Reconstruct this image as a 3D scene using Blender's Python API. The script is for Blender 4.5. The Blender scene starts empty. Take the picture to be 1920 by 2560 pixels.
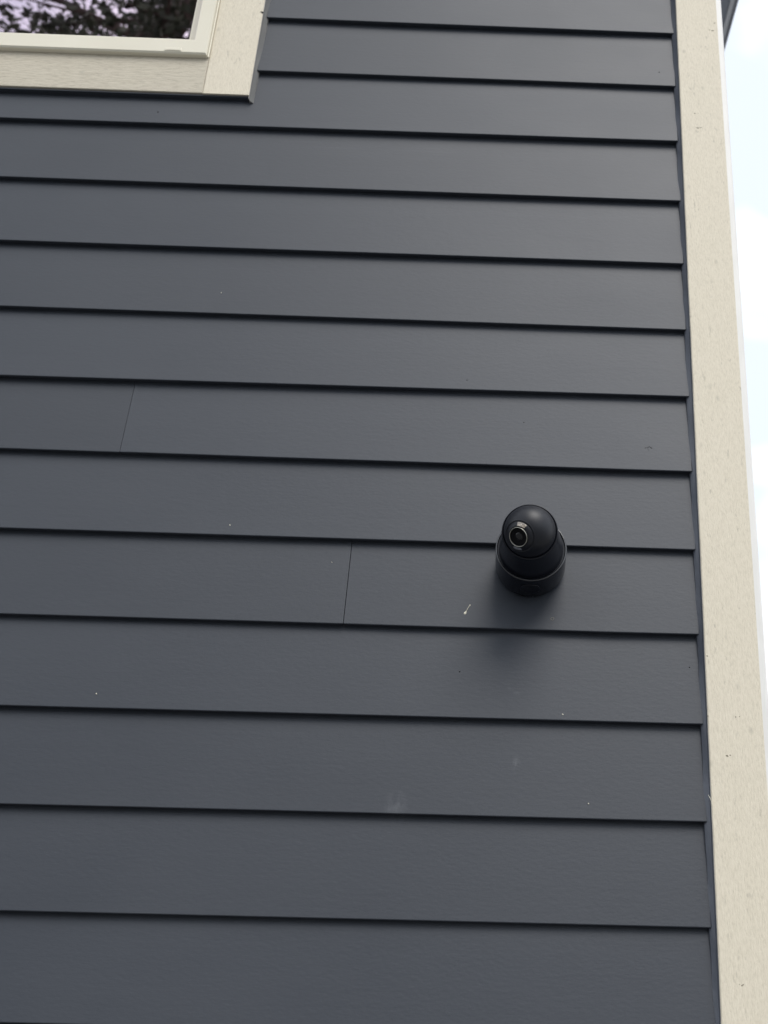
import bpy, bmesh, math, random
from mathutils import Vector, Matrix
random.seed(11)
S = bpy.context.scene
COL = S.collection
H = 3.87                       # height of the first lap line above the ground
E = 0.1524                     # siding exposure

# ------------------------------------------------------------------ camera
RI = Vector((0.99932405, -0.03246246, 0.01725223))
UP = Vector((-0.03116314, -0.49909568, 0.86598635))
FW = Vector((0.01950154, 0.86593862, 0.49976995))
CAM = Vector((-0.30436463, -2.01318738, -2.31710016 + H))
cd = bpy.data.cameras.new('camera')
cam = bpy.data.objects.new('camera', cd)
COL.objects.link(cam)
m = Matrix((RI, UP, -FW)).transposed().to_4x4()
m.translation = CAM
cam.matrix_world = m
cd.sensor_fit = 'VERTICAL'
cd.sensor_height = 36.0
cd.sensor_width = 27.0
cd.lens = 36.0 * 3500 / 2560
cd.shift_x = -(1355.58 - 960) / 2560
cd.shift_y = 0.0
cd.clip_start = 0.05
cd.clip_end = 2000
cd.dof.use_dof = True
cd.dof.focus_distance = 2.2
cd.dof.aperture_fstop = 7.0
S.camera = cam

# ------------------------------------------------------------------ world and sun
SUN_EL, SUN_AZ = math.radians(51), math.radians(22)     # azimuth measured from -Y towards +X
W = bpy.data.worlds.new('World')
S.world = W
W.use_nodes = True
nt = W.node_tree
nt.nodes.clear()
def wn(t): return nt.nodes.new(t)
wo, wb, sky = wn('ShaderNodeOutputWorld'), wn('ShaderNodeBackground'), wn('ShaderNodeTexSky')
sky.sky_type = 'NISHITA'
sky.sun_disc = False
sky.sun_elevation = SUN_EL
sky.sun_rotation = math.pi - SUN_AZ
sky.air_density, sky.dust_density, sky.ozone_density = 1.0, 2.0, 1.0
tc, mp, no, cr, mx = wn('ShaderNodeTexCoord'), wn('ShaderNodeMapping'), wn('ShaderNodeTexNoise'), wn('ShaderNodeValToRGB'), wn('ShaderNodeMixRGB')
mp.inputs['Scale'].default_value = (2.2, 2.2, 4.0)
mp.inputs['Location'].default_value = (0, 2.1, 0.7)
no.inputs['Scale'].default_value = 2.4
no.inputs['Detail'].default_value = 3
cr.color_ramp.elements[0].position = 0.45
cr.color_ramp.elements[0].color = (0.51, 0.55, 0.605, 1)
cr.color_ramp.elements[1].position = 0.80
cr.color_ramp.elements[1].color = (1.2, 1.21, 1.23, 1)
mx.inputs[0].default_value = 0.88
ml = wn('ShaderNodeMixRGB')
ml.blend_type = 'MULTIPLY'
ml.inputs[0].default_value = 1.0
ml.inputs[2].default_value = (10.8, 10.8, 10.8, 1)
nt.links.new(tc.outputs['Generated'], mp.inputs[0])
nt.links.new(mp.outputs[0], no.inputs['Vector'])
nt.links.new(no.outputs['Fac'], cr.inputs[0])
nt.links.new(cr.outputs[0], ml.inputs[1])
nt.links.new(ml.outputs[0], mx.inputs[2])
nt.links.new(sky.outputs[0], mx.inputs[1])
nt.links.new(mx.outputs[0], wb.inputs['Color'])
wb.inputs['Strength'].default_value = 0.10
nt.links.new(wb.outputs[0], wo.inputs[0])

sl = bpy.data.lights.new('sun', 'SUN')
sl.energy = 1.2
sl.angle = math.radians(33)
sl.color = (1.0, 0.965, 0.92)
sun = bpy.data.objects.new('sun', sl)
COL.objects.link(sun)
sdir = Vector((math.sin(SUN_AZ) * math.cos(SUN_EL), -math.cos(SUN_AZ) * math.cos(SUN_EL), math.sin(SUN_EL)))
sun.rotation_euler = sdir.to_track_quat('Z', 'Y').to_euler()
sun.location = (2, -6, 12)

S.view_settings.view_transform = 'Standard'
S.view_settings.look = 'None'
S.view_settings.gamma = 1
S.view_settings.use_curve_mapping = False
S.view_settings.exposure = 0.88

# ------------------------------------------------------------------ materials
def mat(name, base=(0.5, 0.5, 0.5), rough=0.5, spec=0.5, metal=0.0):
    M = bpy.data.materials.new(name)
    M.use_nodes = True
    b = M.node_tree.nodes['Principled BSDF']
    b.inputs['Base Color'].default_value = (*base, 1)
    b.inputs['Roughness'].default_value = rough
    b.inputs['Specular IOR Level'].default_value = spec
    b.inputs['Metallic'].default_value = metal
    return M, M.node_tree, b
def N(t, kind, **kw):
    n = t.nodes.new(kind)
    for k, v in kw.items():
        if k in n.inputs: n.inputs[k].default_value = v
        else: setattr(n, k, v)
    return n
def coords(t, scale, kind='Object', loc=(0, 0, 0)):
    a = N(t, 'ShaderNodeTexCoord')
    p = N(t, 'ShaderNodeMapping')
    p.inputs['Scale'].default_value = scale
    p.inputs['Location'].default_value = loc
    t.links.new(a.outputs[kind], p.inputs[0])
    return p.outputs[0]
def noise(t, vec, scale, detail=4, rough=0.5):
    n = N(t, 'ShaderNodeTexNoise')
    n.inputs['Scale'].default_value = scale
    n.inputs['Detail'].default_value = detail
    n.inputs['Roughness'].default_value = rough
    t.links.new(vec, n.inputs['Vector'])
    return n.outputs['Fac']
def ramp(t, fac, stops):
    r = N(t, 'ShaderNodeValToRGB')
    while len(r.color_ramp.elements) < len(stops): r.color_ramp.elements.new(0.5)
    for e, (p, c) in zip(r.color_ramp.elements, stops):
        e.position = p
        e.color = (*c, 1) if len(c) == 3 else c
    t.links.new(fac, r.inputs[0])
    return r.outputs[0]
def g(v): return (v, v, v)
def mix(t, fac, a, b, mode='MIX'):
    n = N(t, 'ShaderNodeMixRGB', blend_type=mode)
    for sock, val in ((0, fac), (1, a), (2, b)):
        if hasattr(val, 'links'): t.links.new(val, n.inputs[sock])
        elif isinstance(val, (int, float)): n.inputs[sock].default_value = val
        else: n.inputs[sock].default_value = (*val, 1)
    return n.outputs[0]
def math_(t, op, a, b=None, c=None):
    n = N(t, 'ShaderNodeMath', operation=op)
    for i, v in enumerate((a, b, c)):
        if v is None: continue
        if hasattr(v, 'links'): t.links.new(v, n.inputs[i])
        else: n.inputs[i].default_value = v
    return n.outputs[0]
def bump(t, b, hs, dist=0.001):
    last = None
    for h, s in hs:
        n = N(t, 'ShaderNodeBump')
        n.inputs['Strength'].default_value = s
        n.inputs['Distance'].default_value = dist
        t.links.new(h, n.inputs['Height'])
        if last is not None: t.links.new(last, n.inputs['Normal'])
        last = n.outputs[0]
    t.links.new(last, b.inputs['Normal'])

# satin dark blue-grey siding paint with a faint pressed grain
def siding_paint():
    M, t, b = mat('siding_paint', (0.036, 0.042, 0.056), 0.48, 0.47)
    oi = N(t, 'ShaderNodeObjectInfo')
    streak = noise(t, coords(t, (5, 40, 90)), 1.0, 5, 0.6)
    fine = noise(t, coords(t, (95, 160, 210)), 1.0, 3, 0.6)
    cloud = noise(t, coords(t, (3.2, 3, 5)), 1.0, 4, 0.55)
    c = ramp(t, cloud, [(0.3, (0.0285, 0.0340, 0.0445)), (0.7, (0.0345, 0.0402, 0.0510))])
    c = mix(t, 0.10, c, ramp(t, streak, [(0.3, (0.026, 0.031, 0.042)), (0.7, (0.044, 0.050, 0.063))]))
    # a little board-to-board difference
    tone = math_(t, 'MULTIPLY_ADD', oi.outputs['Random'], 0.14, 0.93)
    tn = N(t, 'ShaderNodeCombineXYZ')
    for i in range(3): t.links.new(tone, tn.inputs[i])
    c = mix(t, 1.0, c, tn.outputs[0], 'MULTIPLY')
    # chalky scuffs and a dusty smear on the painted boards
    geo = N(t, 'ShaderNodeNewGeometry')
    def spot(x, z, sx, sz, amt, thr=0.5, sc=(60, 60, 25)):
        s = N(t, 'ShaderNodeVectorMath', operation='SUBTRACT')
        t.links.new(geo.outputs['Position'], s.inputs[0])
        s.inputs[1].default_value = (x, 0, z + H)
        q = N(t, 'ShaderNodeVectorMath', operation='MULTIPLY')
        t.links.new(s.outputs[0], q.inputs[0])
        q.inputs[1].default_value = (1 / sx, 0, 1 / sz)
        l = N(t, 'ShaderNodeVectorMath', operation='LENGTH')
        t.links.new(q.outputs[0], l.inputs[0])
        fall = math_(t, 'SUBTRACT', 1.0, l.outputs['Value'])
        fall.node.use_clamp = True
        n = noise(t, coords(t, sc), 1.0, 4, 0.65)
        w = math_(t, 'SUBTRACT', n, thr)
        w.node.use_clamp = True
        return math_(t, 'MULTIPLY', math_(t, 'MULTIPLY', fall, w), amt)
    for a in ((-0.467, -1.664, 0.020, 0.028, 0.9, 0.40), (-0.318, -1.475, 0.045, 0.022, 1.6, 0.57, (40, 40, 190)),
              (-0.292, -1.59, 0.009, 0.014, 1.0, 0.50), (-0.60, -0.33, 0.25, 0.05, 0.2, 0.45, (4, 4, 60))):
        c = mix(t, spot(*a), c, (0.30, 0.31, 0.33))
    t.links.new(c, b.inputs['Base Color'])
    rr = math_(t, 'MULTIPLY_ADD', cloud, 0.12, 0.43)
    t.links.new(rr, b.inputs['Roughness'])
    bump(t, b, [(streak, 0.05), (fine, 0.15)], 0.0012)
    return M
M_SIDE = siding_paint()

def caulk(nm, k):
    M, t, b = mat(nm, (0.055, 0.064, 0.085), 0.34, 0.6)
    n = noise(t, coords(t, (30, 30, 14)), 1.0, 4)
    bump(t, b, [(n, 0.5)], 0.002)
    t.links.new(ramp(t, n, [(0.35, tuple(p * q for p, q in zip(k, (0.068, 0.077, 0.097)))), (0.7, tuple(p * q for p, q in zip(k, (0.088, 0.097, 0.119))))]), b.inputs['Base Color'])
    return M
M_CAULK = caulk('painted_caulk', (1, 1, 1))
M_CAULK_LIT = caulk('lit_caulk', (1.75, 1.55, 1.2))  # paler copy: light falling on the window-side bead is put into its colour

# rough-sawn trim under cream paint, grain along one axis, dark open pits
def trim_paint(name, along):
    M, t, b = mat(name, (0.68, 0.64, 0.54), 0.62, 0.35)
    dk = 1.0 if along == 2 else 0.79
    lo, hi = 22, 230
    ar = 0.26 if along == 2 else 0.15
    def sc(k, l=1.0): return tuple((k * l) if i != along else k * ar * l for i in range(3))
    big = noise(t, coords(t, sc(40)), 1.0, 4, 0.6)
    fib = noise(t, coords(t, sc(470 if along == 2 else 330)), 1.0, 5, 0.7)
    mid = noise(t, coords(t, sc(150)), 1.0, 4, 0.65)
    tint = noise(t, coords(t, (9, 9, 7)), 1.0, 3)
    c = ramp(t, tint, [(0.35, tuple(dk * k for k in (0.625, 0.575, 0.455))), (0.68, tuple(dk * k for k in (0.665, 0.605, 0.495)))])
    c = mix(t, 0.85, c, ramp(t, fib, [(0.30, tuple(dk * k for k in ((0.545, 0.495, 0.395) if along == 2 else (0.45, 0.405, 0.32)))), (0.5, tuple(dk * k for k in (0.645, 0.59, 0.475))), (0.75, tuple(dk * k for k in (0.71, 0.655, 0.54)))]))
    pits = math_(t, 'MULTIPLY', ramp(t, mid, [(0.33, g(1)), (0.375, g(0))]), ramp(t, big, [(0.42, g(1)), (0.60, g(0.1))]))
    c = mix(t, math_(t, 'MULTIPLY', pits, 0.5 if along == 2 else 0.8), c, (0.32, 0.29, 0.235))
    v = N(t, 'ShaderNodeTexVoronoi')
    v.inputs['Scale'].default_value = 1.0
    t.links.new(coords(t, tuple(34 if i != along else 20 for i in range(3))), v.inputs['Vector'])
    knot = math_(t, 'MULTIPLY', ramp(t, v.outputs['Distance'], [(0.06, g(1)), (0.16, g(0))]), ramp(t, big, [(0.44, g(0)), (0.60, g(1))]))
    c = mix(t, math_(t, 'MULTIPLY', knot, 0.38), c, (0.33, 0.31, 0.25))
    t.links.new(c, b.inputs['Base Color'])
    hz = 1.0 if along == 2 else 1.7
    bump(t, b, [(fib, 0.45 * hz), (mid, 0.4 * hz), (big, 0.25)], 0.0012)
    return M
M_TRIM_V = trim_paint('cream_trim_upright', 2)
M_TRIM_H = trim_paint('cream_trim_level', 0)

def smooth_cream():
    M, t, b = mat('cream_smooth_edge', (0.74, 0.70, 0.62), 0.45, 0.4)
    n = noise(t, coords(t, (60, 60, 12)), 1.0, 4)
    t.links.new(ramp(t, n, [(0.3, (0.68, 0.67, 0.64)), (0.7, (0.74, 0.73, 0.70))]), b.inputs['Base Color'])
    bump(t, b, [(n, 0.2)])
    return M
M_CREAM = smooth_cream()

def vinyl():
    M, t, b = mat('almond_vinyl', (0.72, 0.69, 0.60), 0.35, 0.5)
    n = noise(t, coords(t, (6, 6, 6)), 1.0, 4)
    t.links.new(ramp(t, n, [(0.3, (0.68, 0.645, 0.53)), (0.7, (0.72, 0.685, 0.575))]), b.inputs['Base Color'])
    return M
M_VINYL = vinyl()

def glass():
    M = bpy.data.materials.new('coated_window_glass')
    M.use_nodes = True
    t = M.node_tree
    t.nodes.clear()
    o, mxs = N(t, 'ShaderNodeOutputMaterial'), N(t, 'ShaderNodeMixShader')
    gl, tr = N(t, 'ShaderNodeBsdfGlossy'), N(t, 'ShaderNodeBsdfTransparent')
    gl.inputs['Color'].default_value = (1.0, 0.83, 0.95, 1)
    gl.inputs['Roughness'].default_value = 0.0
    tr.inputs['Color'].default_value = (0.55, 0.60, 0.58, 1)
    mxs.inputs[0].default_value = 0.64
    n = noise(t, coords(t, (3, 3, 3)), 1.0, 1)
    bp = N(t, 'ShaderNodeBump')
    bp.inputs['Strength'].default_value = 0.03
    bp.inputs['Distance'].default_value = 0.01
    t.links.new(n, bp.inputs['Height'])
    t.links.new(bp.outputs[0], gl.inputs['Normal'])
    t.links.new(tr.outputs[0], mxs.inputs[1])
    t.links.new(gl.outputs[0], mxs.inputs[2])
    t.links.new(mxs.outputs[0], o.inputs[0])
    return M
M_GLASS = glass()

def plastic(name, c, r, grain=0.12):
    M, t, b = mat(name, c, r, 0.4)
    n = noise(t, coords(t, (900, 900, 900)), 1.0, 2)
    l = noise(t, coords(t, (35, 35, 35)), 1.0, 3)
    bump(t, b, [(n, grain)], 0.0004)
    t.links.new(math_(t, 'MULTIPLY_ADD', l, 0.10, r - 0.05), b.inputs['Roughness'])
    return M
M_BLACK = plastic('satin_black_plastic', (0.0055, 0.0068, 0.012), 0.36)
M_BOX = plastic('box_black_plastic', (0.0055, 0.0068, 0.012), 0.26, 0.05)
M_BOX.node_tree.nodes['Principled BSDF'].inputs['Specular IOR Level'].default_value = 0.42
M_RIM = plastic('glossy_black_rim', (0.012, 0.013, 0.017), 0.2, 0.03)
M_RIM.node_tree.nodes['Principled BSDF'].inputs['Specular IOR Level'].default_value = 1.0
M_BALL = plastic('smooth_black_plastic', (0.006, 0.0072, 0.012), 0.44, 0.06)
M_DARK = plastic('gap_black', (0.002, 0.002, 0.003), 0.7)
M_DARK.node_tree.nodes['Principled BSDF'].inputs['Specular IOR Level'].default_value = 0.15
M_LENS = mat('lens_glass', (0.002, 0.002, 0.004), 0.03, 0.5)[0]
M_CHROME = mat('bright_lens_ring', (0.55, 0.54, 0.48), 0.30, 0.5, 1.0)[0]
def led():
    M, t, b = mat('light_window', (0.42, 0.38, 0.31), 0.08, 0.8)
    v = N(t, 'ShaderNodeTexVoronoi')
    v.inputs['Scale'].default_value = 330
    t.links.new(coords(t, (1, 1, 1)), v.inputs['Vector'])
    t.links.new(ramp(t, v.outputs['Distance'], [(0.15, (0.62, 0.55, 0.45)), (0.5, (0.26, 0.23, 0.20))]), b.inputs['Base Color'])
    return M
M_LED = led()  # pale beige is the mirrored sky painted over the LED pattern
M_LED2 = mat('grey_light_window', (0.20, 0.21, 0.24), 0.12, 0.6)[0]  # lower window in plain grey
M_SPECK = mat('pale_splash', (0.70, 0.67, 0.55), 0.6, 0.3)[0]
M_DIRT = mat('dark_fleck', (0.012, 0.012, 0.014), 0.7, 0.3)[0]
M_SOFFIT = mat('grey_soffit', (0.30, 0.325, 0.38), 0.5, 0.4)[0]
M_FASCIA = mat('pale_grey_fascia', (0.80, 0.82, 0.85), 0.4, 0.4)[0]
M_DRIP = mat('dark_grey_drip_edge', (0.20, 0.21, 0.25), 0.4, 0.5)[0]
M_ROOF = mat('roof_shingle', (0.06, 0.06, 0.065), 0.9, 0.2)[0]
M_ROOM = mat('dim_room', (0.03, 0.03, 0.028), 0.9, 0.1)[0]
M_SHEATH = mat('house_wrap', (0.05, 0.05, 0.055), 0.9, 0.1)[0]

def ground_mat():
    M, t, b = mat('yard_ground', (0.2, 0.19, 0.18), 0.95, 0.1)
    n = noise(t, coords(t, (0.6, 0.6, 0.6)), 1.0, 8, 0.65)
    t.links.new(ramp(t, n, [(0.3, (0.17, 0.17, 0.168)), (0.55, (0.21, 0.208, 0.202)), (0.75, (0.26, 0.255, 0.245))]), b.inputs['Base Color'])
    return M
def leaf_mat():
    M, t, b = mat('tree_leaf', (0.045, 0.065, 0.03), 0.6, 0.3)
    oi = N(t, 'ShaderNodeNewGeometry')
    t.links.new(ramp(t, oi.outputs['Random Per Island'], [(0.0, (0.040, 0.052, 0.032)), (0.6, (0.065, 0.082, 0.048)), (1.0, (0.105, 0.12, 0.075))]), b.inputs['Base Color'])
    return M
def bark_mat():
    M, t, b = mat('tree_bark', (0.09, 0.07, 0.055), 0.9, 0.2)
    n = noise(t, coords(t, (14, 14, 2.5)), 1.0, 5)
    t.links.new(ramp(t, n, [(0.3, (0.045, 0.035, 0.028)), (0.7, (0.14, 0.115, 0.09))]), b.inputs['Base Color'])
    bump(t, b, [(n, 0.8)], 0.02)
    return M
M_GROUND, M_LEAF, M_BARK = ground_mat(), leaf_mat(), bark_mat()

# ------------------------------------------------------------------ helpers
def link(name, bm, material, parent=None, smooth=False, loc=None):
    me = bpy.data.meshes.new(name)
    bmesh.ops.recalc_face_normals(bm, faces=bm.faces)
    bm.to_mesh(me)
    bm.free()
    if smooth:
        for p in me.polygons: p.use_smooth = True
    me.materials.append(material)
    o = bpy.data.objects.new(name, me)
    COL.objects.link(o)
    if parent: o.parent = parent
    if loc: o.location = loc
    return o
def empty(name, loc=(0, 0, 0)):
    o = bpy.data.objects.new(name, None)
    o.location = loc
    o.empty_display_size = 0.2
    COL.objects.link(o)
    return o
def tag(o, label=None, cat=None, group=None, kind=None):
    if label: o['label'] = label
    if cat: o['category'] = cat
    if group: o['group'] = group
    if kind: o['kind'] = kind
    return o
def box(bm, x0, x1, y0, y1, z0, z1, bev=0.0, seg=2):
    r = bmesh.ops.create_cube(bm, size=1)
    vs = r['verts']
    for v in vs:
        v.co = Vector((x0 + (v.co.x + .5) * (x1 - x0), y0 + (v.co.y + .5) * (y1 - y0), z0 + (v.co.z + .5) * (z1 - z0)))
    if bev:
        es = list({e for v in vs for e in v.link_edges})
        bmesh.ops.bevel(bm, geom=es, offset=bev, segments=seg, affect='EDGES', profile=0.5)
def lathe(profile, mtx, seg=72):
    """profile: (radius, height) pairs turned round +Z, then moved by mtx"""
    bm = bmesh.new()
    rings = []
    for r, h in profile:
        if r < 1e-6: rings.append([bm.verts.new((0, 0, h))])
        else: rings.append([bm.verts.new((r * math.cos(2 * math.pi * i / seg), r * math.sin(2 * math.pi * i / seg), h)) for i in range(seg)])
    for a, b in zip(rings, rings[1:]):
        for i in range(seg):
            j = (i + 1) % seg
            if len(a) == 1 and len(b) == 1: continue
            if len(a) == 1: bm.faces.new((a[0], b[i], b[j]))
            elif len(b) == 1: bm.faces.new((a[i], a[j], b[0]))
            else: bm.faces.new((a[i], a[j], b[j], b[i]))
    bm.transform(mtx)
    return bm
def prism(bm, sect, x0, x1, dz0=0.0, dz1=0.0, nx=1, wob=0.0, dy0=0.0, dy1=0.0):
    """section of (y, z) points swept along x, with end offsets and a slight waviness"""
    cols = []
    ph = random.random() * 7
    for i in range(nx + 1):
        u = i / nx
        w = wob * (math.sin(ph + u * 5.1) + 0.6 * math.sin(2.3 * ph + u * 11.7))
        dz = dz0 + (dz1 - dz0) * u + w * 0.7
        dy = dy0 + (dy1 - dy0) * u + w * 0.5
        cols.append([bm.verts.new((x0 + (x1 - x0) * u, y + dy, z + dz)) for y, z in sect])
    n = len(sect)
    for a, b in zip(cols, cols[1:]):
        for k in range(n):
            bm.faces.new((a[k], a[(k + 1) % n], b[(k + 1) % n], b[k]))
    bm.faces.new(cols[0][::-1])
    bm.faces.new(cols[-1])
def aim(loc, z):
    z = z.normalized()
    return Matrix.Translation(loc) @ z.to_track_quat('Z', 'Y').to_matrix().to_4x4()

# ------------------------------------------------------------------ ground
bm = bmesh.new()
bmesh.ops.create_grid(bm, x_segments=24, y_segments=24, size=600)
gr = link('ground', bm, M_GROUND)
tag(gr, kind='structure')

# ------------------------------------------------------------------ the house
house = empty('house', (0, 0, 0))
tag(house, 'house clad in dark blue-grey lap siding with cream corner and window trim', 'house')

XL = -3.6                       # left end of the wall that is built
WX0, WX1 = -2.36, -0.8556       # outer edges of the window trim
WZ0, WZ1 = -0.2295, 0.84
TOP = 1.18
CY = -0.010                     # front face of the trim boards
CW = 0.092                      # corner board and its neighbour's edge

# measured heights of the lap lines at the left and the right of the picture
LAPS = {0: (0.0046, 0.0023), 1: (-0.1511, -0.1513), 2: (-0.3060, -0.3031), 3: (-0.4582, -0.4588), 4: (-0.6131, -0.6138), 5: (-0.7644, -0.7673),
        6: (-0.9149, -0.9130), 7: (-1.0641, -1.0671), 8: (-1.2165, -1.2180), 9: (-1.3706, -1.3709), 10: (-1.5230, -1.5223), 11: (-1.6764, -1.6756), 12: (-1.8308, -1.8300)}
T = 0.0105
def board_section(hgt):
    # lower edge sits proud over the board below; small chamfer on the drip edge
    return [(T - 0.0002, 0.0022), (0.0016, 0.0003), (0.0004, 0.0006), (0.0, 0.0016), (T + 0.0015, hgt), (2 * T + 0.0015, hgt)]
def board(k, x0, x1):
    zl, zr = LAPS.get(k, (-k * E, -k * E))
    span = 1.25
    def zat(x): return zl + (zr - zl) * (x + span) / span
    bm = bmesh.new()
    nx = max(2, int((x1 - x0) / 0.12))
    prism(bm, board_section(E + 0.022), x0, x1, zat(x0) + H, zat(x1) + H, nx, 0.0007, random.uniform(-.0004, .0004), random.uniform(-.0004, .0004))
    return link('siding_board', bm, M_SIDE, house)
JOINTS = {7: -0.9725, 9: -0.5699, 3: -2.9, 5: -2.1, 11: -1.9, 13: -1.35, 0: -3.0, 16: -0.8}
k0 = -int(TOP / E)
for k in range(k0, 25):
    zb = -k * E
    right = -0.0065 + random.uniform(-0.0008, 0.0008)
    if k <= 1:
        if zb < WZ1 + 0.0 and k > -6:
            board(k, XL, WX0 - 0.004)
            board(k, WX1 + 0.0065 + random.uniform(-0.0006, 0.0006), right)
        else:
            board(k, XL, right)
        continue
    if k in JOINTS:
        j = JOINTS[k]
        lean = 0.0
        gp = 0.00034 if k == 7 else 0.0005
        board(k, XL, j - gp)
        board(k, j + gp, right)
    else:
        board(k, XL, right)

# what the boards are nailed to, round the window opening
bm = bmesh.new()
yb0, yb1 = 0.0205, 0.14
ox0, ox1, oz0, oz1 = WX0 + 0.075, WX1 - 0.075, WZ0 + 0.075, WZ1 - 0.075
box(bm, XL, ox0, yb0, yb1, 0.0, TOP + H)
box(bm, ox1, 0.06, yb0, yb1, 0.0, TOP + H)
box(bm, ox0 - 0.01, ox1 + 0.01, yb0, yb1 - 0.001, 0.0, oz0 + H)
box(bm, ox0 - 0.01, ox1 + 0.01, yb0, yb1 - 0.001, oz1 + H, TOP + H)
link('sheathing', bm, M_SHEATH, house)

# corner: the front board, and the smooth edge of the board that covers the other wall
def ragged_board(name, x0, x1, y0, y1, z0, z1, material, parent, jit, bev=0.0016, rows=60, right_square=False):
    bm = bmesh.new()
    bR = 0.0002 if right_square else bev
    sect = lambda: [(x0 + bev, y0), (x1 - bR, y0), (x1, y0 + bR), (x1, y1), (x0, y1), (x0, y0 + bev)]
    cols = []
    for i in range(rows + 1):
        z = z0 + (z1 - z0) * i / rows
        e = [random.uniform(-jit, jit) for _ in range(2)]
        s = sect()
        s = [(s[0][0] + e[0], s[0][1]), s[1], s[2], s[3], s[4], (s[5][0] + e[0] * .6, s[5][1])]
        cols.append([bm.verts.new((x, y, z)) for x, y in s])
    for a, b in zip(cols, cols[1:]):
        for k in range(6): bm.faces.new((a[k], a[(k + 1) % 6], b[(k + 1) % 6], b[k]))
    bm.faces.new(cols[0][::-1]); bm.faces.new(cols[-1])
    return link(name, bm, material, parent)
ragged_board('corner_board', 0.0, CW - 0.0073, CY, 0.0195, 0.05, TOP + H, M_TRIM_V, house, 0.0004, rows=160, right_square=True)
bm = bmesh.new()
sec = [(CW - 0.0073, 0.0), (CW + 0.0012, 0.0), (CW + 0.0030, 0.0010), (CW + 0.0040, 0.0030), (CW + 0.0040, 0.11), (CW - 0.0073, 0.11)]
lo = [bm.verts.new((x, CY + 0.0002 + y, 0.05)) for x, y in sec]; hi = [bm.verts.new((x, CY + 0.0002 + y, TOP + H)) for x, y in sec]
for i in range(6): bm.faces.new((lo[i], lo[(i + 1) % 6], hi[(i + 1) % 6], hi[i]))
bm.faces.new(lo[::-1]); bm.faces.new(hi)
link('corner_edge_board', bm, M_CREAM, house)

# painted caulk along the trim: fills the gap between the siding ends and the trim edge
def bead(x_trim, side, z0, z1, material):
    bm = bmesh.new()
    rows = int((z1 - z0) / 0.012)
    cols = []
    w = 0.0
    for i in range(rows + 1):
        z = z0 + (z1 - z0) * i / rows
        w = 0.8 * w + random.uniform(-0.0004, 0.0004)
        fr = ((z / E) % 1.0)
        a = 0.0085 + w + 0.0006 * math.sin(z * 41)
        pts = [(x_trim, CY + 0.0016), (x_trim + side * 0.0006, CY + 0.0018), (x_trim + side * 0.0012, CY + 0.0062), (x_trim + side * a, 0.0045), (x_trim + side * (a + 0.001), 0.020), (x_trim, 0.020)]
        cols.append([bm.verts.new((x, y, z + H)) for x, y in pts])
    for p, q in zip(cols, cols[1:]):
        for k in range(6): bm.faces.new((p[k], p[(k + 1) % 6], q[(k + 1) % 6], q[k]))
    bm.faces.new(cols[0][::-1]); bm.faces.new(cols[-1])
    return link('caulk_bead', bm, material, house, smooth=False)
bead(-0.0003, -1, 0.06 - H, TOP, M_CAULK)
bead(WX1 + 0.0003, 1, WZ0 - 0.010, WZ1, M_CAULK_LIT)

# window trim boards
JX = -0.947
bm = bmesh.new()
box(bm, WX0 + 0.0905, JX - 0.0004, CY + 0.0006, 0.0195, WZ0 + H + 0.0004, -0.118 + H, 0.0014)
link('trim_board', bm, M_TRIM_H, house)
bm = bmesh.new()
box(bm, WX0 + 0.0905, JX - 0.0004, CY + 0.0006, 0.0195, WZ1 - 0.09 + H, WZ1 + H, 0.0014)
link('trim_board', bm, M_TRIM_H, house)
ragged_board('trim_board', JX, WX1, CY, 0.0195, WZ0 + H - 0.0008, WZ1 + H + 0.001, M_TRIM_V, house, 0.0002)
ragged_board('trim_board', WX0, WX0 + 0.09, CY, 0.0195, WZ0 + H - 0.0008, WZ1 + H + 0.001, M_TRIM_V, house, 0.0002)
# thin dark strip in siding paint under the lower trim board
bm = bmesh.new()
box(bm, WX0 + 0.002, WX1 - 0.0015, CY + 0.0035, 0.012, WZ0 - 0.0045 + H, WZ0 - 0.0009 + H, 0.001)
link('dark_strip', bm, M_SIDE, house)

# window unit: vinyl frame standing slightly proud, sloped inner lip, pane
FX0, FX1, FZ0, FZ1 = WX0 + 0.092, -0.9505, -0.1325, WZ1 - 0.092
GX0, GX1, GZ0, GZ1 = FX0 + 0.044, -0.9950, -0.0785, FZ1 - 0.05
def ring(name, outer, inner, yo, yi, yback, material, parent, lip=0.004):
    """picture-frame ring: outer rectangle at depth yo, a step to yi at the inner rectangle"""
    bm = bmesh.new()
    def rect(x0, x1, z0, z1, y): return [bm.verts.new(p) for p in ((x0, y, z0 + H), (x1, y, z0 + H), (x1, y, z1 + H), (x0, y, z1 + H))]
    ox0, ox1, oz0, oz1 = outer
    ix0, ix1, iz0, iz1 = inner
    s = lip
    L = [rect(ox0, ox1, oz0, oz1, yback), rect(ox0, ox1, oz0, oz1, yo + 0.003), rect(ox0 + .003, ox1 - .003, oz0 + .003, oz1 - .003, yo),
         rect(ix0 - 0.016, ix1 + 0.016, iz0 - 0.016, iz1 + 0.016, yo), rect(ix0 - 0.013, ix1 + 0.013, iz0 - 0.013, iz1 + 0.013, yo + 0.0035),
         rect(ix0 - s, ix1 + s, iz0 - s, iz1 + s, yi - 0.002), rect(ix0, ix1, iz0, iz1, yi), rect(ix0, ix1, iz0, iz1, yback)]
    L.append(L[0])
    for a, b in zip(L, L[1:]):
        for i in range(4):
            j = (i + 1) % 4
            bm.faces.new((a[i], a[j], b[j], b[i]))
    return link(name, bm, material, parent)
win = ring('window', (FX0, FX1, FZ0, FZ1), (GX0, GX1, GZ0, GZ1), -0.0215, -0.008, 0.06, M_VINYL, house)
bm = bmesh.new()
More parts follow.
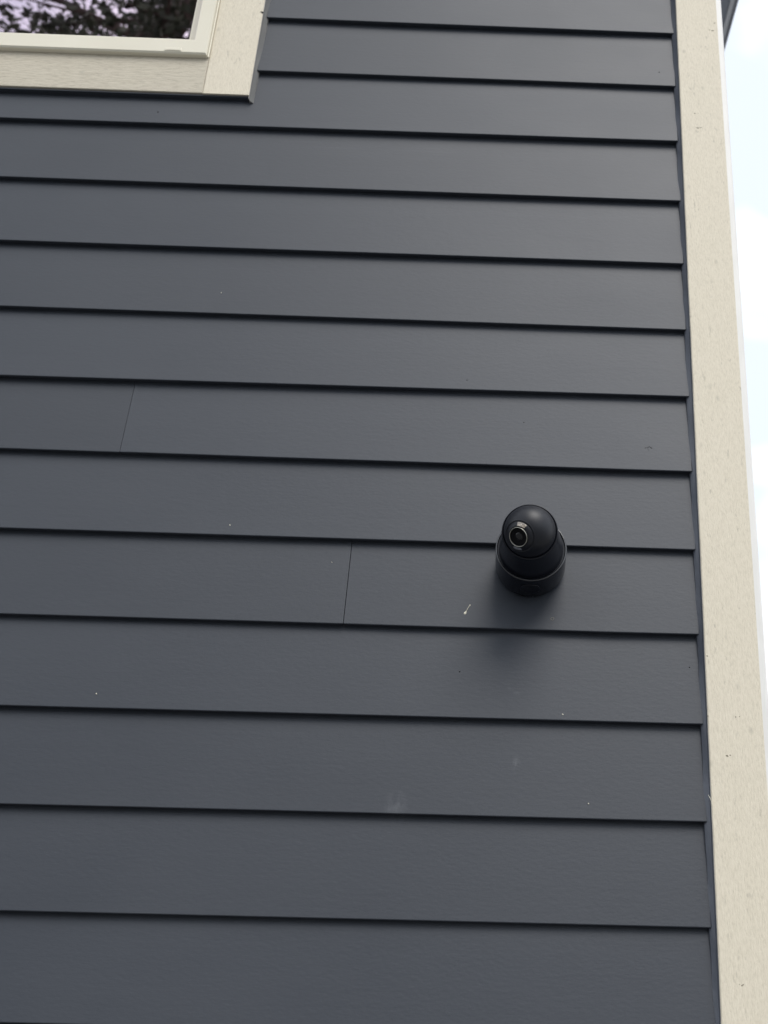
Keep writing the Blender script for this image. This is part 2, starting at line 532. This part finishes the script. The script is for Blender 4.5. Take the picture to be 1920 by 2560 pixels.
box(bm, GX0 - 0.006, GX1 + 0.006, 0.0005, 0.0055, GZ0 - 0.006 + H, GZ1 + 0.006 + H)
link('pane', bm, M_GLASS, win)
bm = bmesh.new()       # dark glazing gasket
for a in ((GX0, GX1, GZ0, GZ0 + .0025), (GX0, GX1, GZ1 - .0025, GZ1)): box(bm, a[0], a[1], -0.004, 0.0003, a[2] + H, a[3] + H)
for a in ((GX0, GX0 + .0025), (GX1 - .0025, GX1)): box(bm, a[0], a[1], -0.0038, 0.0003, GZ0 + .0025 + H, GZ1 - .0025 + H)
link('gasket', bm, M_DARK, win)
bm = bmesh.new()       # weep hole cover near the lower right corner
box(bm, -1.035, -1.001, -0.0228, -0.020, -0.1285 + H, -0.1195 + H, 0.0012)
box(bm, -1.031, -1.005, -0.0234, -0.0226, -0.1270 + H, -0.1245 + H)
link('weep_cover', bm, M_VINYL, win)
bm = bmesh.new()       # cream sealant between frame and trim
box(bm, FX1 + 0.0002, FX1 + 0.0032, -0.0135, 0.01, FZ0 + H, FZ1 + H, 0.001)
link('sealant', bm, M_VINYL, win)
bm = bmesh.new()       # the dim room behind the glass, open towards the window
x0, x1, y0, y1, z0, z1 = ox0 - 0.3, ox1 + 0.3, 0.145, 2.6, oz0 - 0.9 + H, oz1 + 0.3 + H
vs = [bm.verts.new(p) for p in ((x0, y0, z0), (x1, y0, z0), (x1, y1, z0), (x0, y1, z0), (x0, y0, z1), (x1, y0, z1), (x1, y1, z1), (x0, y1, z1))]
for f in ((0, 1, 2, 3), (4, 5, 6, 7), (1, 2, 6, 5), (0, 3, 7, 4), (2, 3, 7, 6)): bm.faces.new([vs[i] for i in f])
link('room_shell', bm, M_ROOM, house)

# the other wall, round the corner, with the same laps
bm = bmesh.new()
SX, SY1 = CW - 0.010, 7.0
for k in range(-7, 25):
    z = -k * E + H
    ps = [(SX + 0.012, z), (SX + 0.012 - T, z + E + 0.0), (SX - 0.02, z + E), (SX - 0.02, z)]
    vs = [[bm.verts.new((x, y, zz)) for x, zz in ps] for y in (0.115, SY1)]
    for i in range(4): bm.faces.new((vs[0][i], vs[0][(i + 1) % 4], vs[1][(i + 1) % 4], vs[1][i]))
    bm.faces.new(vs[0]); bm.faces.new(vs[1][::-1])
link('side_wall', bm, M_SIDE, house)

# roof with a rake overhang that climbs away from the front eave
SL = math.tan(math.radians(17.0))
OV = 0.395                      # outer edge of the rake
EY = -0.32
EZ = H + 1.225                  # underside of the roof at the wall plane
def zr(y): return EZ + SL * y
def slab(bm, x0, x1, y0, y1, t0, t1):
    vs = [bm.verts.new((x, y, zr(y) + t)) for t in (t0, t1) for x, y in ((x0, y0), (x1, y0), (x1, y1), (x0, y1))]
    for f in ((0, 1, 2, 3), (4, 5, 6, 7), (0, 1, 5, 4), (1, 2, 6, 5), (2, 3, 7, 6), (3, 0, 4, 7)): bm.faces.new([vs[i] for i in f])
bm = bmesh.new(); slab(bm, XL, OV + 0.012, EY, SY1, 0.10, 0.14)
roof = link('roof', bm, M_ROOF, house)
bm = bmesh.new(); slab(bm, XL, OV - 0.0165, EY + 0.03, SY1 - 0.02, 0.004, 0.06)
link('soffit', bm, M_SOFFIT, roof)
bm = bmesh.new(); slab(bm, OV - 0.016, OV, EY + 0.028, SY1 - 0.02, 0.0, 0.098)
link('fascia', bm, M_FASCIA, roof)
bm = bmesh.new(); slab(bm, OV + 0.0004, OV + 0.0095, EY + 0.01, SY1 - 0.02, -0.004, 0.0995)
link('drip_edge', bm, M_DRIP, roof)

# small marks on the painted boards
from mathutils.bvhtree import BVHTree
BOARD_BVH = [BVHTree.FromPolygons([v.co for v in o.data.vertices], [tuple(p.vertices) for p in o.data.polygons]) for o in house.children if o.name.startswith('siding_board')]
def on_board(x, z):
    """front face of the siding at x, z"""
    hits = [t.ray_cast(Vector((x, -0.1, z + H)), Vector((0, 1, 0)))[0] for t in BOARD_BVH]
    ys = [h.y for h in hits if h is not None]
    return min(ys) if ys else 0.004
def blob(name, pts, material, th=0.0009):
    """flattened irregular droplet chain on the board: pts = (x, z, r)"""
    bm = bmesh.new()
    for x, z, r in pts:
        y = on_board(x, z)
        mt = Matrix.Translation((x, y - th * 0.1, z + H)) @ Matrix.Diagonal((r, th, r, 1))
        res = bmesh.ops.create_icosphere(bm, subdivisions=2, radius=1, matrix=mt)
        for v in res['verts']:
            v.co.x += random.uniform(-.12, .12) * r
            v.co.z += random.uniform(-.12, .12) * r
    return link(name, bm, material, house, smooth=True)
d = [(-0.3782 + 0.0005 * i, -1.3432 + 0.00105 * i, 0.00065) for i in range(13)]
blob('splash', [(-0.3787, -1.3447, 0.0022), (-0.3776, -1.3425, 0.0015)] + d + [(-0.3716, -1.3297, 0.0012)], M_SPECK)
ringp = [(-0.2396 + 0.0024 * math.cos(a * .7), -1.3503 + 0.0024 * math.sin(a * .7), 0.0006) for a in range(9)]
blob('drip_mark', ringp, mat('faint_splash', (0.26, 0.25, 0.21), 0.6, 0.3)[0], 0.0006)
for x, z, r in ((-0.8483, -0.7160, .0011), (-0.7707, -1.1976, .0012), (-0.9353, -1.4996, .0012), (-0.2216, -1.5121, .0012), (-0.1817, -1.6517, .0011), (-0.5992, -1.2571, .0009)):
    blob('paint_speck', [(x, z, r * 0.85), (x + r * .5, z - r * .6, r * 0.5)], M_SPECK)
for x, z, r in ((-1.0297, -0.2743, .0018), (-0.0382, -0.1105, .0014), (-0.3954, -0.8923, .0010), (-0.2935, -0.9741, .0010), (-0.3826, -1.4439, .0013), (-0.0224, -1.4247, .0011)):
    blob('dirt_fleck', [(x, z, r)], M_DIRT, 0.0006)
blob('scratch', [(-0.0813 + a, -1.0201 + b, r) for a, b, r in ((0, 0, .0009), (.002, .0012, .0008), (.004, .0022, .0009), (.006, .0005, .0010), (.0075, -.0004, .0011), (-.003, -.0006, .0011), (.0012, -.003, .0007), (.0024, -.0050, .0006))], M_DIRT, 0.0004)
blob('paint_chip', [(-0.8562, 0.0060, .0022), (-0.8580, 0.0075, .0016), (-0.8600, 0.0068, .0010)], M_DIRT, 0.0012)
for v_ in bpy.data.objects['paint_chip'].data.vertices: v_.co.y += CY - on_board(-0.8562, 0.006)
GOUGE_SPOTS = [(0.0719, 0.0036, 0.005, 7), (0.0804, 0.0257, 0.003, 3), (0.0353, -0.2757, 0.005, 6), (0.0313, -0.2356, 0.004, 4), (0.0493, -1.5120, 0.0008, 2), (0.0437, -1.5122, 0.0008, 1), (0.0037, -1.4120, 0.0009, 2), (0.0303, -1.9096, 0.003, 4), (0.0295, -1.5750, 0.004, 6), (0.0001, -1.5122, 0.0008, 2), (0.0181, -1.3840, 0.0008, 1)]
GOUGES = []
for x, z, w, n_ in GOUGE_SPOTS:
    GOUGES.append([(x + random.uniform(-w, w), z + random.uniform(-w, w) * 0.35, random.uniform(0.0005, 0.0011)) for _ in range(n_)])
M_GOUGE = mat('bare_gouge', (0.22, 0.20, 0.15), 0.8, 0.2)[0]
for pts in GOUGES:
    o = blob('gouge', pts, M_GOUGE, 0.0004)
    dy = CY - on_board(pts[0][0], pts[0][1])
    for v_ in o.data.vertices: v_.co.y += dy
# loose thread caught in the corner caulk, and a chip of dark paint at the window trim
bm = bmesh.new()
pts = [Vector((-0.0042, CY - 0.001, -1.6375 + H)), Vector((-0.0022, CY - 0.003, -1.6430 + H)), Vector((0.0000, CY - 0.002, -1.6480 + H)), Vector((0.0013, CY - 0.0006, -1.6540 + H))]
prev = None
for i, p in enumerate(pts):
    rr = 0.0005 if 0 < i < 3 else 0.00025
    ringv = [bm.verts.new(p + Vector((rr * math.cos(a * 1.0472), rr * math.sin(a * 1.0472), 0))) for a in range(6)]
    if prev:
        for a in range(6): bm.faces.new((prev[a], prev[(a + 1) % 6], ringv[(a + 1) % 6], ringv[a]))
    prev = ringv
link('loose_thread', bm, M_SPECK, house)

# ------------------------------------------------------------------ the security camera
# axis of the round box: straight out from the wall, a touch downwards; origin on the wall
AX = Vector((0.0, -1.0, -0.03)).normalized()
RC = Vector((-0.2767, -0.061, -1.2583 + H))           # centre of the front rim of the box
AB = Vector((-0.058, -1.0, -0.085)).normalized()      # housing leans a little left and down
BASE = RC - AX * 0.0525
sc = empty('security_camera', BASE)
tag(sc, 'black turret security camera on a round junction box, its lens turned down to the left', 'security camera')
INV = Matrix.Translation(BASE).inverted()
def part(name, prof, axis_m, material, parent=sc, seg=80):
    return link(name, lathe(prof, INV @ axis_m, seg), material, parent, smooth=True)
A = aim(BASE, AX)
R0 = 0.0562
def fillet(cx, cz, r, a0, a1, n=6):
    return [(cx + r * math.cos(math.radians(a0 + (a1 - a0) * i / n)), cz + r * math.sin(math.radians(a0 + (a1 - a0) * i / n))) for i in range(n + 1)]
# round box with a rolled front edge
prof = [(0, -0.009), (R0 - 0.0005, -0.009), (R0 + 0.0004, -0.004), (R0 + 0.0002, 0.020), (R0 - 0.0002, 0.0465)] + [(R0 - 0.0004, 0.0495), (R0 - 0.0014, 0.0501), (R0 - 0.0032, 0.0504), (R0 - 0.0048, 0.0503), (0.02, 0.0500), (0, 0.0500)]
link('rim', lathe([(R0 - 0.0030, 0.0497)] + fillet(R0 - 0.0013, 0.0513, 0.0017, -60, 150, 12) + [(R0 - 0.0030, 0.0497)], INV @ A, 96), M_RIM, sc, smooth=True)
jb = part('junction_box', prof, A, M_BOX)
# bell-shaped housing, leaning down towards its rim
def loft(name, rings, material, parent, seg=80):
    bm = bmesh.new()
    prev = None
    for c, n, rad in rings:
        n = n.normalized()
        u = Vector((1, 0, 0)); u = (u - n * u.dot(n)).normalized(); w = n.cross(u)
        cur = [bm.verts.new(c + (u * math.cos(2 * math.pi * i / seg) + w * math.sin(2 * math.pi * i / seg)) * rad - BASE) for i in range(seg)]
        if prev:
            for i in range(seg): bm.faces.new((prev[i], prev[(i + 1) % seg], cur[(i + 1) % seg], cur[i]))
        else: bm.faces.new(cur[::-1])
        prev = cur
    bm.faces.new(prev)
    return link(name, bm, material, parent, smooth=True)
BC = RC + AB * 0.0625
v = (CAM - BC).normalized()
NR = (AB * 0.42 + v * 0.58).normalized()
rings = [(RC - AX * 0.0028, AX, 0.0504), (RC + AX * 0.001, AX, 0.0504)]
for sx, rad in ((0.12, 0.0501), (0.25, 0.0492), (0.4, 0.0478), (0.55, 0.0464), (0.7, 0.0453), (0.82, 0.0446), (0.92, 0.0441), (0.97, 0.0438), (0.99, 0.0434), (1.0, 0.0428)):
    rings.append((RC + AB * (0.0625 + 0.003) * sx, AX.lerp(NR, min(1, sx * 1.05)), rad))
CR = RC + AB * 0.0655
rings += [(CR - NR * 0.0002, NR, 0.0417), (CR - NR * 0.0010, NR, 0.0409), (CR - NR * 0.0018, NR, 0.0390), (CR - NR * 0.012, NR, 0.030)]
loft('housing', rings, M_BLACK, sc)
# eyeball: aimed off the line of sight to the photographer, left and down
BC = BC + AB * 0.004
tr = (RI * -150 + UP * -72).normalized()
th = math.radians(31)
EA = (v * math.cos(th) + tr * math.sin(th)).normalized()
EM = aim(BC, EA)
RB = 0.0402
cut = 0.60
hc = RB * math.sqrt(1 - cut * cut)
prof = [(RB * math.cos(math.radians(a)), RB * math.sin(math.radians(a))) for a in range(-75, 52, 3)]
prof = [(0, -RB * 0.97)] + [p for p in prof if p[1] < hc - 0.0003] + [(RB * cut + 0.0004, hc), (RB * cut - 0.0004, hc - 0.0007), (RB * cut - 0.0010, hc - 0.0006), (RB * cut - 0.0014, hc + 0.0004),
        (RB * 0.47, hc + 0.0034), (RB * 0.42, hc + 0.0044), (RB * 0.405, hc + 0.0046), (RB * 0.395, hc + 0.0030), (0, hc + 0.0030)]
ball = part('eyeball', prof, EM, M_BALL)
# lens: bright ring, dark cup, glass dome
def epart(name, prof, material, off=0.0, seg=64):
    return link(name, lathe(prof, INV @ EM @ Matrix.Translation((0, 0, hc + off)), seg), material, ball, smooth=True)
epart('lens_ring', [(RB * 0.383, 0.0030), (RB * 0.383, 0.0056), (RB * 0.377, 0.0061), (RB * 0.368, 0.0061), (RB * 0.360, 0.0054), (RB * 0.360, 0.0030)], M_CHROME)
epart('lens_barrel', [(RB * 0.352, 0.0031), (RB * 0.350, 0.0048), (RB * 0.34, 0.0048), (RB * 0.17, 0.0034), (0, 0.0034)], M_DARK)
epart('lens', [(RB * 0.16, 0.0035), (RB * 0.15, 0.0039), (RB * 0.11, 0.0043), (RB * 0.05, 0.0046), (0, 0.0046)], M_LENS)
# two curved light windows, above and below the lens
yax = EM.to_3x3() @ Vector((0, 1, 0)); xax = EM.to_3x3() @ Vector((1, 0, 0))
def ang_of(px, py):
    """angle in the eyeball's face plane of a direction seen in the picture (x right, y up)"""
    w = RI * px + UP * py
    return math.atan2(w.dot(yax), w.dot(xax))
def light_window(a_mid, half, r0, r1, material):
    bm = bmesh.new()
    n = 14
    def zsurf(r): return 0.0004 + (0.0034 - 0.0004) * (RB * cut - 0.0014 - r) / (RB * cut - 0.0014 - RB * 0.47)
    rows = []
    for i in range(n + 1):
        a = a_mid - half + 2 * half * i / n
        row = []
        for r, dz in ((r0, -0.0006), (r0, 0.0002), (r0 + 0.0006, 0.0006), (r1 - 0.0006, 0.0006), (r1, 0.0002), (r1, -0.0006)):
            row.append(bm.verts.new((r * math.cos(a), r * math.sin(a), zsurf(r) + dz)))
        rows.append(row)
    for p, q in zip(rows, rows[1:]):
        for k in range(6): bm.faces.new((p[k], p[(k + 1) % 6], q[(k + 1) % 6], q[k]))
    bm.faces.new(rows[0][::-1]); bm.faces.new(rows[-1])
    bm.transform(INV @ EM @ Matrix.Translation((0, 0, hc)))
    return link('light_window', bm, material, ball)
light_window(ang_of(68, 180), math.radians(21), RB * 0.425, RB * 0.555, M_LED)
light_window(ang_of(-50, -180), math.radians(20), RB * 0.425, RB * 0.54, M_LED2)
# conduit plug under the box: low round cap with a raised rim
PD = Vector((0.01, 0.0, -1.0))
PD = (PD - AX * PD.dot(AX)).normalized()
PC = BASE + AX * 0.023 + PD * (R0 - 0.0012)
part('conduit_plug', [(0, 0.0), (0.0150, 0.0), (0.0158, 0.0016), (0.0150, 0.0021), (0.0138, 0.0021), (0.0132, 0.0017), (0.0, 0.0017)], aim(PC, PD), M_BLACK, sc, 40)

# ------------------------------------------------------------------ trees across the yard, mirrored in the window
def tree_meshes(seed, height, crown_r, crown_z0, n_limbs, leaves, leaf):
    R = random.Random(seed)
    tb = bmesh.new()
    def limb(p0, p1, r0, r1, n=4, sag=0.0):
        prev = None
        ax = (p1 - p0).normalized()
        u = ax.orthogonal().normalized(); w = ax.cross(u)
        for i in range(n + 1):
            t = i / n
            c = p0.lerp(p1, t) + Vector((R.uniform(-1, 1), R.uniform(-1, 1), 0)) * (0.04 * (p1 - p0).length if 0 < i < n else 0)
            rr = r0 + (r1 - r0) * t
            cur = [tb.verts.new(c + (u * math.cos(a * math.pi / 3) + w * math.sin(a * math.pi / 3)) * rr) for a in range(6)]
            if prev:
                for a in range(6): tb.faces.new((prev[a], prev[(a + 1) % 6], cur[(a + 1) % 6], cur[a]))
            prev = cur
    limb(Vector((0, 0, -0.2)), Vector((0.3, 0.2, height * 0.55)), 0.30, 0.17, 6)
    limb(Vector((0.3, 0.2, height * 0.55)), Vector((0.0, 0.1, height * 0.97)), 0.17, 0.02, 6)
    tips = []
    for i in range(n_limbs):
        t = (i + R.random()) / n_limbs
        z0 = crown_z0 + (height * 0.93 - crown_z0) * t
        a = i * 2.399 + R.uniform(-.4, .4)
        wdt = crown_r * (0.45 + 0.9 * math.sin(math.pi * min(0.98, 0.18 + 0.78 * t))) * R.uniform(0.6, 1.0) * 0.8
        p0 = Vector((0.25, 0.15, z0))
        p1 = p0 + Vector((math.cos(a) * wdt, math.sin(a) * wdt, wdt * R.uniform(0.15, 0.55)))
        limb(p0, p1, 0.075 * (1.2 - t), 0.012)
        for s in range(5):
            q0 = p0.lerp(p1, R.uniform(0.3, 0.95))
            q1 = q0 + Vector((R.uniform(-1, 1), R.uniform(-1, 1), R.uniform(-.3, .7))) * wdt * 0.36
            limb(q0, q1, 0.02, 0.005, 3)
            tips.append((q0, q1))
        tips.append((p0.lerp(p1, 0.6), p1))
    verts, faces = [], []
    per = leaves // len(tips)
    for q0, q1 in tips:
        nn = int(per * R.uniform(0.3, 1.7))
        spread = R.uniform(0.12, 0.30)
        for _ in range(nn):
            c = q0.lerp(q1, R.random() ** 0.7) + Vector((R.gauss(0, spread), R.gauss(0, spread), R.gauss(0, spread * 0.7)))
            L = leaf * R.uniform(0.6, 1.3)
            d = Vector((R.gauss(0, 1), R.gauss(0, 1), R.gauss(-0.25, 0.6))).normalized()
            e = d.cross(Vector((R.gauss(0, 1), R.gauss(0, 1), R.gauss(0, 1)))).normalized()
            i0 = len(verts)
            verts += [c - d * L * .5, c + e * L * .26, c + d * L * .5, c - e * L * .26]
            faces.append((i0, i0 + 1, i0 + 2, i0 + 3))
    lm = bpy.data.meshes.new('crown')
    lm.from_pydata(verts, [], faces)
    lm.materials.append(M_LEAF)
    tm = bpy.data.meshes.new('trunk')
    tb.to_mesh(tm); tb.free()
    tm.materials.append(M_BARK)
    return tm, lm
def tree(loc, rz, scale, label, meshes, group):
    r = empty('tree', loc)
    r.rotation_euler = (0, 0, rz)
    r.scale = (scale,) * 3
    tag(r, label, 'tree', group)
    for nm, me in (('trunk', meshes[0]), ('crown', meshes[1])):
        o = bpy.data.objects.new(nm, me)
        COL.objects.link(o)
        o.parent = r
TA = tree_meshes(5, 21.0, 2.6, 12.0, 44, 20000, 0.13)
tree((-4.6, -10.0, 0), 0.6, 1.0, 'tall leafy tree mirrored in the window glass', TA, None)
TB = tree_meshes(8, 9.0, 3.0, 1.2, 26, 16000, 0.22)
wood_l, wood_t = [], []
R = random.Random(3)
verts, faces = [], []
for i in range(16):
    sx = -38 + i * 2.7 + R.uniform(-1.2, 1.2)
    sy = -21 + R.uniform(-4, 3)
    scl = R.uniform(0.8, 1.15)
    rot = Matrix.Rotation(R.uniform(0, 6.28), 4, 'Z') @ Matrix.Scale(scl, 4)
    off = Vector((sx, sy, 0))
    for mi, me in enumerate(TB):
        i0 = len(verts)
        verts += [rot @ v_.co + off for v_ in me.vertices]
        faces += [(mi, tuple(i0 + k for k in p.vertices)) for p in me.polygons]
wm = bpy.data.meshes.new('tree_belt')
wm.from_pydata(verts, [], [f[1] for f in faces])
wm.materials.append(M_BARK); wm.materials.append(M_LEAF)
wm.polygons.foreach_set('material_index', [f[0] for f in faces])
wood = bpy.data.objects.new('tree_belt', wm)
COL.objects.link(wood)
tag(wood, 'belt of leafy trees along the far side of the yard', 'trees', kind='stuff')
